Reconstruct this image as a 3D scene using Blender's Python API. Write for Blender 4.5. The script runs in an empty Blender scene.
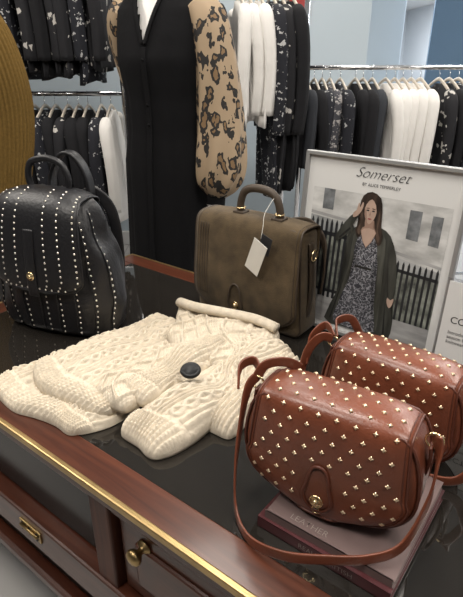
import bpy, bmesh, math, random
from mathutils import Vector, Matrix, noise
random.seed(7)
S=bpy.context.scene
D=bpy.data
pi=math.pi

# ------------------------------------------------------------------ materials
def nt(name):
    m=D.materials.new(name); m.use_nodes=True
    t=m.node_tree; b=t.nodes['Principled BSDF']
    return m,t,b
def coords(t,scale=(1,1,1),rot=(0,0,0)):
    tc=t.nodes.new('ShaderNodeTexCoord'); mp=t.nodes.new('ShaderNodeMapping')
    mp.inputs['Scale'].default_value=scale; mp.inputs['Rotation'].default_value=rot
    t.links.new(tc.outputs['Object'],mp.inputs['Vector']); return mp.outputs['Vector']
def c4(c): return (c[0],c[1],c[2],1)
def ramp(t,fac,stops,const=False):
    r=t.nodes.new('ShaderNodeValToRGB'); e=r.color_ramp
    if const: e.interpolation='CONSTANT'
    while len(e.elements)<len(stops): e.elements.new(.5)
    for i,(p,c) in enumerate(stops):
        e.elements[i].position=p; e.elements[i].color=c4(c)
    t.links.new(fac,r.inputs['Fac']); return r.outputs['Color']
def noi(t,vec,scale,detail=2,rough=.5,dist=0):
    n=t.nodes.new('ShaderNodeTexNoise'); n.inputs['Scale'].default_value=scale
    n.inputs['Detail'].default_value=detail; n.inputs['Roughness'].default_value=rough
    n.inputs['Distortion'].default_value=dist
    t.links.new(vec,n.inputs['Vector']); return n.outputs['Fac']
def mat(name,col,rough=.5,metal=0,bump=0,bscale=60,var=0,vscale=8,coat=0,sheen=0,spec=.5,emit=0,bdist=.002,vs3=(1,1,1)):
    m,t,b=nt(name)
    b.inputs['Base Color'].default_value=c4(col); b.inputs['Roughness'].default_value=rough
    b.inputs['Metallic'].default_value=metal; b.inputs['Coat Weight'].default_value=coat
    b.inputs['Coat Roughness'].default_value=.2
    b.inputs['Sheen Weight'].default_value=sheen; b.inputs['Specular IOR Level'].default_value=spec
    v=coords(t,vs3)
    if var:
        f=noi(t,v,vscale,4)
        o=ramp(t,f,[(.3,[x*(1-var) for x in col]),(.7,[min(1,x*(1+var)) for x in col])])
        t.links.new(o,b.inputs['Base Color'])
    if bump:
        f=noi(t,v,bscale,4)
        bp=t.nodes.new('ShaderNodeBump'); bp.inputs['Strength'].default_value=bump; bp.inputs['Distance'].default_value=bdist
        t.links.new(f,bp.inputs['Height']); t.links.new(bp.outputs['Normal'],b.inputs['Normal'])
    if emit:
        b.inputs['Emission Color'].default_value=c4(col); b.inputs['Emission Strength'].default_value=emit
    return m
def print_mat(name,stops,scale,detail=1.5,dist=0,rough=.8,const=True):
    m,t,b=nt(name); v=coords(t); f=noi(t,v,scale,detail,.5,dist)
    t.links.new(ramp(t,f,stops,const),b.inputs['Base Color']); b.inputs['Roughness'].default_value=rough
    return m
def leopard_mat(name,scale,tan,brown,black):
    m,t,b=nt(name); v=coords(t,(1.15,1.15,.75))
    n=t.nodes.new('ShaderNodeTexNoise'); n.inputs['Scale'].default_value=scale*1.3; n.inputs['Detail'].default_value=2; t.links.new(v,n.inputs['Vector'])
    ad=t.nodes.new('ShaderNodeVectorMath'); ad.operation='MULTIPLY_ADD'; ad.inputs[1].default_value=(.045,.045,.045)
    t.links.new(n.outputs['Color'],ad.inputs[0]); t.links.new(v,ad.inputs[2])
    vo=t.nodes.new('ShaderNodeTexVoronoi'); vo.inputs['Scale'].default_value=scale; t.links.new(ad.outputs[0],vo.inputs['Vector'])
    nf=noi(t,v,scale*1.6,2)
    mm=t.nodes.new('ShaderNodeMath'); mm.operation='MULTIPLY_ADD'; mm.inputs[1].default_value=.9; t.links.new(nf,mm.inputs[0]); t.links.new(vo.outputs['Distance'],mm.inputs[2])
    t.links.new(ramp(t,mm.outputs[0],[(0,brown),(.60,brown),(.66,black),(.90,tan)],True),b.inputs['Base Color']); b.inputs['Roughness'].default_value=.75
    return m
def wood_mat(name,c1,c2,axis=0,rough=.3,coat=.25):
    m,t,b=nt(name); s=[22,22,22]; s[axis]=1.6
    v=coords(t,tuple(s)); f=noi(t,v,1.6,6,.6,.6)
    t.links.new(ramp(t,f,[(.3,c1),(.7,c2)]),b.inputs['Base Color'])
    b.inputs['Roughness'].default_value=rough; b.inputs['Coat Weight'].default_value=coat; b.inputs['Coat Roughness'].default_value=.12
    b.inputs['Specular IOR Level'].default_value=.35
    return m
def floral_mat(name,bg,fg,scale,thr=.22,fg2=None):
    m,t,b=nt(name); v=coords(t)
    vo=t.nodes.new('ShaderNodeTexVoronoi'); vo.inputs['Scale'].default_value=scale
    n=t.nodes.new('ShaderNodeTexNoise'); n.inputs['Scale'].default_value=scale*1.8; t.links.new(v,n.inputs['Vector'])
    ad=t.nodes.new('ShaderNodeVectorMath'); ad.operation='MULTIPLY_ADD'
    ad.inputs[1].default_value=(.06,.06,.06)
    t.links.new(n.outputs['Color'],ad.inputs[0]); t.links.new(v,ad.inputs[2]); t.links.new(ad.outputs[0],vo.inputs['Vector'])
    st=[(0,fg),(thr,fg2 or fg),(thr+.05,bg)]
    t.links.new(ramp(t,vo.outputs['Distance'],st,True),b.inputs['Base Color']); b.inputs['Roughness'].default_value=.85
    return m

M={}
M['mahog_x']=wood_mat('mahogany_wood_x',(.036,.010,.006),(.105,.032,.016),0)
M['mahog_y']=wood_mat('mahogany_wood_y',(.036,.010,.006),(.105,.032,.016),1)
M['mahog_z']=wood_mat('mahogany_wood_z',(.036,.010,.006),(.105,.032,.016),2,.5,0)
M['darkwood']=mat('dark_interior_wood',(.012,.007,.005),.45)
M['brass']=mat('aged_brass',(.42,.30,.14),.38,1,bump=.15,bscale=40,var=.25)
M['gold']=mat('polished_gold',(.95,.74,.42),.25,1)
M['stud']=mat('pale_gold_stud',(.95,.76,.52),.35,.9)
M['studs']=mat('pale_silver_stud',(.80,.76,.68),.3,.9)
M['smoked']=mat('smoked_glass',(.016,.014,.012),.035,0,spec=.6)
M['panelglass']=mat('dark_cabinet_glass',(.010,.010,.010),.2,0,spec=.3)
M['tan']=mat('cognac_leather',(.160,.046,.023),.34,0,bump=.35,bscale=240,var=.28,vscale=12,coat=.15)
M['tand']=mat('cognac_leather_edge',(.095,.027,.015),.42,0,bump=.2,bscale=200)
M['taupe']=mat('taupe_suede',(.082,.058,.032),.95,0,bump=.7,bscale=350,var=.32,vscale=24,sheen=.12,spec=.2)
M['tauped']=mat('taupe_leather_trim',(.048,.033,.021),.6,0,bump=.2,bscale=250)
M['blackl']=mat('black_leather',(.010,.010,.012),.42,0,bump=.5,bscale=160)
M['knit']=mat('cream_knit',(.62,.545,.435),.95,0,bump=.8,bscale=520,var=.12,vscale=60,sheen=.08,spec=.2)
M['chrome']=mat('chrome_rail',(.7,.71,.73),.2,1)
M['hanger']=mat('pale_hanger_wood',(.62,.56,.48),.5)
M['white']=mat('white_paint',(.75,.75,.75),.5)
M['mann']=mat('white_mannequin_gloss',(.78,.76,.74),.35)
M['velvet']=mat('black_velvet',(.0055,.0055,.0065),.9,0,bump=.4,bscale=14,spec=.2,bdist=.01)
M['leop']=leopard_mat('leopard_print',24,(.34,.25,.16),(.19,.115,.055),(.013,.011,.010))
M['leopg']=print_mat('grey_leopard_print',[(0,(.035,.035,.045)),(.46,(.30,.30,.33)),(.53,(.06,.06,.07))],110,2,.4)
M['floral']=floral_mat('black_white_floral',(.008,.008,.011),(.50,.48,.45),17,.20)
M['floral2']=floral_mat('navy_floral_dots',(.009,.010,.016),(.45,.45,.45),28,.20)
M['floral3']=floral_mat('grey_speckled_print',(.05,.05,.06),(.40,.38,.37),38,.36)
M['blackc']=mat('black_cloth',(.010,.010,.012),.9,bump=.6,bscale=12,bdist=.01,spec=.3)
M['whitec']=mat('white_cloth',(.76,.74,.71),.9,bump=.6,bscale=12,bdist=.01)
M['greyc']=mat('charcoal_cloth',(.026,.029,.036),.9,bump=.6,bscale=12,bdist=.01)
M['must']=mat('mustard_rib_knit',(.140,.084,.022),.95,bump=.5,bscale=400,var=.15,vscale=120,spec=.2)

# ------------------------------------------------------------------ geometry helpers
def empty(name,loc=(0,0,0),rz=0,rx=0):
    e=D.objects.new(name,None); S.collection.objects.link(e)
    e.location=loc; e.rotation_euler=(rx,0,rz); e.empty_display_size=.05
    return e
def obj(name,verts,faces,m,parent=None,smooth=True):
    me=D.meshes.new(name); me.from_pydata([tuple(v) for v in verts],[],faces); me.update()
    bm=bmesh.new(); bm.from_mesh(me); bmesh.ops.recalc_face_normals(bm,faces=bm.faces); bm.to_mesh(me); bm.free()
    if smooth:
        me.polygons.foreach_set('use_smooth',[True]*len(me.polygons))
    o=D.objects.new(name,me); S.collection.objects.link(o)
    if m: me.materials.append(m)
    if parent: o.parent=parent
    return o
def box(name,c,s,m,parent=None,bev=.003,rot=None):
    bm=bmesh.new(); bmesh.ops.create_cube(bm,size=1)
    for v in bm.verts: v.co=Vector((v.co.x*s[0],v.co.y*s[1],v.co.z*s[2]))
    if bev: bmesh.ops.bevel(bm,geom=list(bm.edges),offset=min(bev,min(s)*.45),segments=2,affect='EDGES',profile=.5)
    me=D.meshes.new(name); bm.to_mesh(me); bm.free(); me.materials.append(m)
    o=D.objects.new(name,me); S.collection.objects.link(o); o.location=c
    if rot: o.rotation_euler=rot
    if parent: o.parent=parent
    return o
def loft(name,rings,m,parent=None,cap0=True,cap1=True,closed=True,smooth=True):
    n=len(rings[0]); V=[p for r in rings for p in r]; F=[]
    for i in range(len(rings)-1):
        for j in range(n if closed else n-1):
            k=(j+1)%n; F.append((i*n+j,i*n+k,(i+1)*n+k,(i+1)*n+j))
    if closed and cap0: F.append(tuple(range(n))[::-1])
    if closed and cap1: F.append(tuple((len(rings)-1)*n+j for j in range(n)))
    return obj(name,V,F,m,parent,smooth)
def cr(pts,sub=8,closed=False):
    P=[Vector(p) for p in pts]; n=len(P); out=[]
    rng=range(n) if closed else range(n-1)
    for i in rng:
        if closed: a,b,c,d=P[(i-1)%n],P[i],P[(i+1)%n],P[(i+2)%n]
        else: a,b,c,d=P[max(i-1,0)],P[i],P[i+1],P[min(i+2,n-1)]
        for k in range(sub):
            t=k/sub; t2=t*t; t3=t2*t
            out.append(.5*((2*b)+(c-a)*t+(2*a-5*b+4*c-d)*t2+(3*b-a-3*c+d)*t3))
    if not closed: out.append(P[-1])
    return out
def sweep(name,pts,w,h,m,parent=None,up=(0,0,1),closed=False,sub=8,rnd=True,n=10,taper=None):
    P=cr(pts,sub,closed); up=Vector(up); rings=[]; N=len(P); prev=None
    for i,p in enumerate(P):
        a=P[(i-1)%N] if closed else P[max(i-1,0)]; b=P[(i+1)%N] if closed else P[min(i+1,N-1)]
        T=(b-a).normalized(); sd=T.cross(up)
        if sd.length<.15 and prev is not None: sd=prev-T*prev.dot(T)
        elif sd.length<1e-3: sd=T.cross(Vector((1,.01,0)))
        sd.normalize()
        if prev is not None and sd.dot(prev)<0: sd=-sd
        prev=sd; nn=sd.cross(T).normalized(); r=[]
        k=taper(i/(N-1)) if taper else 1
        for j in range(n):
            th=2*pi*(j+.5)/n; cx,sx=math.cos(th),math.sin(th)
            if not rnd:
                e=.35; cx=math.copysign(abs(cx)**e,cx); sx=math.copysign(abs(sx)**e,sx)
            r.append(p+sd*(cx*w/2*k)+nn*(sx*h/2*k))
        rings.append(r)
    if closed: rings.append(rings[0])
    return loft(name,rings,m,parent,not closed,not closed)
def lathe(name,prof,m,parent,mat4=None,n=24,smooth=True):
    rings=[[Vector((r*math.cos(2*pi*j/n),r*math.sin(2*pi*j/n),z)) for j in range(n)] for r,z in prof]
    if mat4: rings=[[mat4@p for p in r] for r in rings]
    return loft(name,rings,m,parent,smooth=smooth)
def torus(name,c,R,r,m,parent,axis=(0,1,0)):
    q=Vector((0,0,1)).rotation_difference(Vector(axis)).to_matrix()
    pts=[Vector(c)+q@Vector((R*math.cos(2*pi*i/16),R*math.sin(2*pi*i/16),0)) for i in range(16)]
    return sweep(name,pts,2*r,2*r,m,parent,up=axis,closed=True,sub=1,n=8)
def studs(name,L,kind,r,m,parent):
    V=[];F=[]
    for p,nm,u in L:
        p=Vector(p); nm=Vector(nm).normalized(); u=Vector(u); u=(u-nm*u.dot(nm)).normalized(); s=nm.cross(u)
        b=len(V); K=16 if kind=='star' else 8
        def rad(j):
            if kind!='star': return r
            return r*(1,.68,.52,.68)[j%4]
        for j in range(K):
            th=2*pi*j/K; V.append(p+u*(rad(j)*math.cos(th))+s*(rad(j)*math.sin(th))+nm*.0002)
        for j in range(K):
            th=2*pi*j/K; q=.8 if kind=='star' else .65
            V.append(p+u*(rad(j)*q*math.cos(th))+s*(rad(j)*q*math.sin(th))+nm*r*(.40 if kind=='star' else .55))
        V.append(p+nm*r*(.75 if kind=='star' else .8))
        for j in range(K):
            k=(j+1)%K; F.append((b+j,b+k,b+K+k,b+K+j)); F.append((b+K+j,b+K+k,b+2*K))
    return obj(name,V,F,m,parent,smooth=True)

class Flap:
    def __init__(s,path,hw,droop,sub=8):
        s.P=cr([(0,y,z) for y,z in path],sub); s.hw=hw; s.droop=droop
        s.L=[0]
        for a,b in zip(s.P,s.P[1:]): s.L.append(s.L[-1]+(b-a).length)
    def at(s,t):
        d=t*s.L[-1]
        for i in range(len(s.P)-1):
            if s.L[i+1]>=d:
                f=(d-s.L[i])/max(1e-9,s.L[i+1]-s.L[i]); return s.P[i].lerp(s.P[i+1],f)
        return s.P[-1]
    def nrm2(s,t):
        a=s.at(max(0,t-.01)); b=s.at(min(1,t+.01)); T=(b-a).normalized()
        return Vector((0,T.z,-T.y))
    def pt(s,u,t,off=0):
        p=s.at(t); n=s.nrm2(t); h=s.hw(t,p)
        return Vector((u*h,p.y,p.z))+n*(off-s.droop*abs(u)**4)
    def nr(s,u,t):
        a=s.pt(u-.02,t);b=s.pt(u+.02,t);c=s.pt(u,max(0,t-.01));d=s.pt(u,min(1,t+.01))
        n=(b-a).cross(d-c).normalized(); n2=s.nrm2(t)
        return n if n.dot(n2)>0 else -n
    def t_of_z(s,z):
        best=1;bd=9
        for i in range(80,201):
            p=s.at(i/200)
            if abs(p.z-z)<bd: bd=abs(p.z-z);best=i/200
        return best
    def mesh(s,name,m,parent,nu=28,nv=48,th=.003):
        V=[];F=[]
        for off in (0,th):
            for i in range(nv+1):
                for j in range(nu+1):
                    V.append(s.pt(-1+2*j/nu,i/nv,off))
        n=nu+1; B=(nv+1)*n
        for i in range(nv):
            for j in range(nu):
                F.append((i*n+j,i*n+j+1,(i+1)*n+j+1,(i+1)*n+j)); F.append((B+i*n+j,B+(i+1)*n+j,B+(i+1)*n+j+1,B+i*n+j+1))
        for i in range(nv):
            F.append((i*n,(i+1)*n,B+(i+1)*n,B+i*n)); F.append((i*n+nu,B+i*n+nu,B+(i+1)*n+nu,(i+1)*n+nu))
        for j in range(nu):
            F.append((nv*n+j,nv*n+j+1,B+nv*n+j+1,B+nv*n+j)); F.append((j,B+j,B+j+1,j+1))
        return obj(name,V,F,m,parent)
    def border(s,name,m,parent,r,inset=1,t0=.0,off=.003):
        pts=[]
        K=26
        for i in range(K): pts.append(s.pt(-inset,t0+(1-t0)*i/K*.985,off))
        for j in range(9): pts.append(s.pt(-inset+2*inset*j/8,.99,off))
        for i in range(K-1,-1,-1): pts.append(s.pt(inset,t0+(1-t0)*i/K*.985,off))
        return sweep(name,pts,r*2,r*2,m,parent,up=(0,-1,.3),sub=2,n=6)

TZ=.76
CAMZ=1.46

# ------------------------------------------------------------------ room
m,t,b=nt('grey_floor_tile'); v=coords(t)
br=t.nodes.new('ShaderNodeTexBrick'); br.inputs['Scale'].default_value=1.6; br.offset=0
br.inputs['Color1'].default_value=(.36,.35,.34,1); br.inputs['Color2'].default_value=(.40,.39,.38,1); br.inputs['Mortar'].default_value=(.22,.22,.22,1)
br.inputs['Mortar Size'].default_value=.006; br.inputs['Brick Width'].default_value=1; br.inputs['Row Height'].default_value=1
t.links.new(v,br.inputs['Vector']); t.links.new(br.outputs['Color'],b.inputs['Base Color']); b.inputs['Roughness'].default_value=.3
M['floor']=m
M['wallblue']=mat('pale_blue_wall_paint',(.50,.58,.64),.6)
M['wallw']=mat('white_wall_paint',(.62,.66,.70),.7)
M['walld']=mat('charcoal_wall_paint',(.14,.135,.13),.8)
M['ceil']=mat('white_ceiling_paint',(.60,.61,.62),.8)
box('floor',(1,9,-.05),(11,25,.1),M['floor'],bev=0)
box('ceiling',(1,9,3.0),(11,25,.1),M['ceil'],bev=0)
box('wall_left',(-4.45,9,1.475),(.1,25,2.95),M['walld'],bev=0)
box('wall_right',(6.45,9,1.475),(.1,25,2.95),M['wallw'],bev=0)
box('wall_back',(1,21.45,1.475),(10.8,.1,2.95),M['wallw'],bev=0)
box('wall_front',(1,-3.45,1.475),(10.8,.1,2.95),M['walld'],bev=0)
box('wall_partition',(-1.7,4.3,1.475),(5.4,.12,2.95),M['wallblue'],bev=.004)
box('baseboard_partition',(-1.7,4.225,.06),(5.4,.02,.12),M['white'],bev=.004)

# ------------------------------------------------------------------ display table
A=math.radians(-37.5)
tb=empty('display_table',(0,0,0),A)
P0,P1,Q0,Q1=-1.47,.42,.41,1.28
pc=(P0+P1)/2; qc=(Q0+Q1)/2; pl=P1-P0; ql=Q1-Q0
bw=.070
box('top_rail_front',(pc,Q0+bw/2,TZ-.02),(pl,bw,.04),M['mahog_x'],tb)
box('top_rail_back',(pc,Q1-bw/2,TZ-.02),(pl,bw,.04),M['mahog_x'],tb)
box('top_rail_left',(P0+bw/2,qc,TZ-.02),(bw,ql-2*bw,.04),M['mahog_y'],tb)
box('top_rail_right',(P1-bw/2,qc,TZ-.02),(bw,ql-2*bw,.04),M['mahog_y'],tb)
box('glass_top',(pc,qc,TZ-.006),(pl-2*bw+.002,ql-2*bw+.002,.011),M['smoked'],tb,bev=0)
for nm,c,s in [('brass_edge_front',(pc,Q0-.001,TZ-.008),(pl+.012,.012,.018)),('brass_edge_back',(pc,Q1+.001,TZ-.008),(pl+.012,.012,.018)),
               ('brass_edge_left',(P0-.001,qc,TZ-.008),(.012,ql+.012,.018)),('brass_edge_right',(P1+.001,qc,TZ-.008),(.012,ql+.012,.018))]:
    box(nm,c,s,M['brass'],tb,bev=.003)
box('carcass',(pc,qc+.03,.47),(pl-.06,ql-.12,.50),M['darkwood'],tb)
box('moulding_front',(pc,Q0+.03,TZ-.052),(pl-.03,.035,.024),M['mahog_x'],tb,bev=.008)
box('front_upper_rail',(pc,Q0+.045,.68),(pl-.05,.03,.035),M['mahog_x'],tb)
box('front_lower_rail',(pc,Q0+.04,.405),(pl-.05,.05,.095),M['mahog_x'],tb,bev=.006)
box('base_moulding',(pc,Q0+.045,.235),(pl-.04,.06,.04),M['mahog_x'],tb,bev=.01)
box('front_bottom_panel',(pc,Q0+.065,.30),(pl-.06,.03,.12),M['darkwood'],tb)
for i,p in enumerate((P0+.045,-.66,-.05,P1-.045)):
    box('front_stile_%d'%i,(p,Q0+.042,.47),(.06,.04,.46),M['mahog_z'],tb,bev=.005)
for i,(a,b2) in enumerate(((-.62,-.09),(-.01,.34))):
    w=b2-a; cx=(a+b2)/2
    box('cabinet_door_%d'%i,(cx,Q0+.05,.56),(w,.022,.20),M['mahog_x'],tb,bev=.004)
    box('door_panel_%d'%i,(cx,Q0+.038,.56),(w-.09,.012,.115),M['mahog_x'],tb,bev=.006)
box('glazed_panel',(-1.06,Q0+.062,.56),(.72,.012,.20),M['panelglass'],tb,bev=0)
for i,(p,z) in enumerate(((-.55,.62),(.03,.62))):
    m4=Matrix.Translation((p,Q0+.038,z))@Matrix.Rotation(pi/2,4,'X')
    lathe('brass_knob_%d'%i,[(.017,0),(.017,.003),(.008,.006),(.007,.014),(.015,.022),(.0175,.028),(.015,.034),(.006,.038)],M['brass'],tb,m4)
box('hinge_plate',(-.94,Q0+.013,.415),(.085,.004,.032),M['brass'],tb,bev=.001)
sweep('hinge_barrel',[(-.975,Q0+.008,.418),(-.905,Q0+.008,.418)],.008,.008,M['brass'],tb,sub=2)
studs('hinge_screws',[((-.94+dx,Q0+.010,.415+dz),(0,-1,0),(0,0,1)) for dx in (-.03,0,.03) for dz in (-.010,.010)],'dome',.0035,M['darkwood'],tb)
for i,(p,q) in enumerate(((P0+.08,Q0+.08),(P1-.08,Q0+.08),(P0+.08,Q1-.08),(P1-.08,Q1-.08))):
    lathe('turned_foot_%d'%i,[(.02,0),(.03,.01),(.025,.03),(.032,.08),(.045,.13),(.035,.165),(.045,.18),(.045,.225)],M['mahog_z'],tb,Matrix.Translation((p,q,0)))

# ------------------------------------------------------------------ saddle bags
def saddle_bag(name,loc,rz,strap,extra=None,scale=1):
    R=empty(name,loc,rz); R.scale=(scale,)*3
    Dp=.092
    out=[]
    for i in range(25):
        th=pi*i/24; c,s_=math.cos(th),math.sin(th)
        out.append((.140*math.copysign(abs(c)**.75,c),.10-.10*s_**.8))
    out+= [(-.137,.13),(-.130,.16),(-.122,.178),(-.108,.190),(-.07,.195),(0,.196),(.07,.195),(.108,.190),(.122,.178),(.130,.16),(.137,.13)]
    prof=[(-.55,.02),(-.55,.35),(-.545,.65),(-.52,.85),(-.48,.94),(-.40,.99),(-.2,1.0),(.2,1),(.4,.99),(.48,.94),(.5,.6),(.5,.02)]
    rings=[[Vector((x*s_,y*Dp,.1+(z-.1)*s_)) for x,z in out] for y,s_ in prof]
    loft('bag_body',rings,M['tan'],R)
    sweep('front_piping',[(x*.99,-.43*Dp,.103+(z-.1)*.97) for x,z in out],.0055,.0055,M['tand'],R,up=(0,1,0),closed=True,sub=1,n=6)
    sweep('back_piping',[(x*.99,.43*Dp,.103+(z-.1)*.97) for x,z in out],.0055,.0055,M['tand'],R,up=(0,1,0),closed=True,sub=1,n=6)
    path=[(.048,.14),(.048,.175),(.038,.197),(0,.204),(-.032,.202),(-.047,.191),(-.054,.165),(-.059,.12),(-.061,.075),(-.060,.04),(-.057,.010)]
    def hw(t,p):
        if p.y>-.047 : return .117
        z=p.z
        if z>.09: return .117+.009*min(1,(.19-z)/.1)
        k=min(1,(.09-z)/.080); return .126*max(.0,(1-k**2.2))**(1/2.0)+.004
    F=Flap(path,hw,.012); F.mesh('front_flap',M['tan'],R)
    F.border('flap_binding',M['tand'],R,.0022,1,.1)
    F.border('flap_stitch',M['tand'],R,.0008,.95,.1,.0035)
    L=[]; tot=F.L[-1]; d=.058; row=0
    while d<tot-.018:
        t=d/tot; p=F.at(t); h=F.hw(t,p)
        k=0.014*(row%2)
        for i in range(-5,6):
            xx=i*.028+k
            if abs(xx)>h-.011: continue
            if p.y<-.047 and p.z<.118 and abs(xx)<.030: continue
            u=xx/h; L.append((F.pt(u,t,.0031),F.nr(u,t),(0,0,1) if p.y<-.04 else (0,1,0)))
        d+=.0185; row+=1
    studs('star_studs',L,'star',.0044,M['stud'],R)
    def onf(x,z,off=.005):
        t=F.t_of_z(z); h=F.hw(t,F.at(t)); return F.pt(max(-1,min(1,x/h)),t,off)
    kp=[(-.020,.040),(-.023,.055),(-.018,.075),(-.016,.09),(-.010,.106),(0,.111),(.010,.106),(.016,.09),(.018,.075),(.023,.055),(.020,.040),(.009,.028),(-.009,.028)]
    sweep('keyhole_loop',[onf(x,z) for x,z in kp],.006,.005,M['tand'],R,up=(0,-1,0),closed=True,sub=4,n=8)
    V=[onf(x*.9,.065+(z-.065)*.9,.0045) for x,z in kp]; V.append(onf(0,.06,.006))
    obj('keyhole_tab',V,[(i,(i+1)%13,13) for i in range(13)],M['tan'],R)
    c=onf(0,.047,.004); m4=Matrix.Translation(c)@Matrix.Rotation(pi/2,4,'X')
    lathe('turn_lock',[(.0115,0),(.0115,.003),(.009,.0045),(.0085,.003),(.005,.003),(.005,.008),(.001,.009)],M['gold'],R,m4)
    c2=onf(0,.028,.006); torus('lock_ring',c2,.006,.0012,M['gold'],R,(0,1,0))
    for sx in (-1,1):
        sweep('strap_tab_%s'%('l' if sx<0 else 'r'),[(sx*.137,0,.12),(sx*.140,0,.145),(sx*.138,0,.168)],.020,.005,M['tand'],R,up=(1,0,0),rnd=False)
        torus('ring_%s'%('l' if sx<0 else 'r'),(sx*.140,0,.176),.012,.002,M['gold'],R,(0,1,.0))
    sweep('shoulder_strap',strap,.004,.019,M['tan'],R,up=(0,0,1),rnd=False,n=12)
    if extra:
        for i,e in enumerate(extra): sweep('strap_end_%d'%i,e,.004,.017,M['tan'],R,up=(0,0,1),rnd=False,n=12)
    return R
BT=.038
saddle_bag('studded_saddle_bag',(.163,.645,TZ+BT),math.radians(-31),
  [(-.142,0,.186),(-.150,-.012,.17),(-.152,-.03,.12),(-.146,-.06,.04),(-.126,-.092,-.020),(-.082,-.125,-.026),(-.02,-.138,-.008),(.04,-.128,.011),(.095,-.095,.012),(.132,-.065,.03),(.150,-.03,.09),(.150,-.008,.15),(.142,0,.186)],
  extra=[[(-.138,.01,.18),(-.158,.02,.20),(-.172,.0,.195),(-.165,-.02,.165)],[(-.142,.0,.185),(-.13,.01,.208),(-.105,.03,.21),(-.09,.055,.19)]])
saddle_bag('studded_saddle_bag',(.315,.83,TZ+.001),math.radians(-39),
  [(-.142,0,.18),(-.160,-.015,.185),(-.180,-.03,.15),(-.185,-.045,.08),(-.17,-.06,.016),(-.10,-.072,.013),(0,-.070,.013),(.09,-.072,.013),(.150,-.05,.02),(.172,-.03,.08),(.157,-.008,.15),(.142,0,.18)],
  extra=[[(-.138,.01,.18),(-.15,.03,.205),(-.13,.05,.21),(-.11,.055,.18)],[(-.14,.0,.185),(-.165,.01,.20),(-.185,-.01,.17),(-.18,-.03,.12)],[(.14,.0,.18),(.15,.02,.21),(.12,.04,.215),(.10,.06,.19)]])

# ------------------------------------------------------------------ books
bk=empty('stack_of_books',(.205,.645,TZ),A)
M['page']=mat('book_pages',(.50,.56,.50),.8)
z=0
for i,(w,d,h,c,dx,dy,r) in enumerate([(.225,.240,.022,(.07,.016,.019),0,0,0),(.212,.232,.015,(.15,.105,.10),.004,.003,.02)]):
    mm=mat('book_cover_%d'%i,c,.4)
    box('book_%d_pages'%i,(dx,dy,z+h/2),(w-.006,d-.006,h-.004),M['page'],bk,0,(0,0,r))
    box('book_%d_lower_cover'%i,(dx,dy,z+.001),(w,d,.002),mm,bk,0,(0,0,r))
    box('book_%d_upper_cover'%i,(dx,dy,z+h-.001),(w,d,.002),mm,bk,0,(0,0,r))
    box('book_%d_spine'%i,(dx,dy-d/2+.001,z+h/2),(w,.002,h),mm,bk,0,(0,0,r))
    z+=h
box('book_maroon_pages',(0,0,0),(.144,.194,.014),M['page'],(bb:=empty('book',(.51,.61,TZ+.009),A)),0)
mm=mat('maroon_cloth_cover',(.10,.025,.025),.5)
box('book_lower_cover',(0,0,-.008),(.15,.2,.002),mm,bb,0); box('book_upper_cover',(0,0,.008),(.15,.2,.002),mm,bb,0); box('book_spine',(0,-.1,0),(.15,.002,.018),mm,bb,0)
def text(name,body,size,loc,m,parent,rot=(pi/2,0,0),shear=0,align='CENTER',off=0):
    c=D.curves.new(name,'FONT'); c.body=body; c.size=size; c.align_x=align; c.shear=shear; c.offset=off
    c.materials.append(m); o=D.objects.new(name,c); S.collection.objects.link(o); o.parent=parent; o.location=loc; o.rotation_euler=rot
    return o
M['ink']=mat('black_ink',(.015,.015,.018),.6)
M['wink']=mat('cream_ink',(.34,.30,.27),.6)
text('book_title','LEATHER',.016,(-.03,-.104,.0374),M['wink'],bk,(0,0,.02),off=-.0003)
text('spine_title','REALLY BRITISH',.013,(.01,-.1203,.006),M['wink'],bk,off=-.0002)

# ------------------------------------------------------------------ taupe satchel
R=empty('suede_backpack_satchel',(.070,1.372,TZ+.001),math.radians(-37)); R.scale=(.98,1,1.05)
H=.285; Dp=.10
def rrect(hwb,hwt,h,r,n=6):
    pts=[]
    for cx,cz,a0 in ((hwb-r,r,-90),(hwt-r,h-r,0),(-hwt+r,h-r,90),(-hwb+r,r,180)):
        for i in range(n+1):
            a=math.radians(a0+90*i/n); pts.append((cx+r*math.cos(a),cz+r*math.sin(a)))
    return pts
o=rrect(.180,.166,H,.022)
prof=[(-.55,.02),(-.55,.5),(-.54,.8),(-.52,.93),(-.47,.98),(-.4,1),(0,1.0),(.4,1),(.47,.98),(.5,.93),(.5,.02)]
loft('satchel_body',[[Vector((x*s,y*Dp,max(0,.14+(z-.14)*s))) for x,z in o] for y,s in prof],M['taupe'],R)
sweep('front_seam',[(x*.995,-.44*Dp,.143+(z-.14)*.985) for x,z in o],.006,.006,M['tauped'],R,up=(0,1,0),closed=True,sub=1,n=6)
path=[(.053,.20),(.054,.26),(.045,.286),(.0,.293),(-.035,.291),(-.053,.279),(-.060,.25),(-.065,.19),(-.070,.13),(-.070,.08),(-.064,.028)]
def hw(t,p):
    if p.y>-.05: return .170
    k=max(0,(.08-p.z)/.05)
    return .172+.004*(.28-p.z)/.2-.05*min(1,k)**2.2
F=Flap(path,hw,.006); F.mesh('satchel_flap',M['taupe'],R,th=.004)
F.border('flap_edge',M['tauped'],R,.0026,1,.1,.003)
F.border('flap_stitching',M['tauped'],R,.0009,.94,.1,.0042)
for k in range(4):
    sweep('flap_pleat_%d'%k,[F.pt(-.88+.055*k,.36+i*.11,.004) for i in range(6)],.003,.004,M['tauped'],R,up=(0,-1,0),n=6)
def onf(x,z,off=.006):
    t=F.t_of_z(z); h=F.hw(t,F.at(t)); return F.pt(max(-1,min(1,x/h)),t,off)
kp=[(-.021,.048),(-.024,.066),(-.020,.086),(-.017,.101),(-.010,.115),(0,.119),(.010,.115),(.017,.101),(.020,.086),(.024,.066),(.021,.048),(.009,.038),(-.009,.038)]
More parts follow.
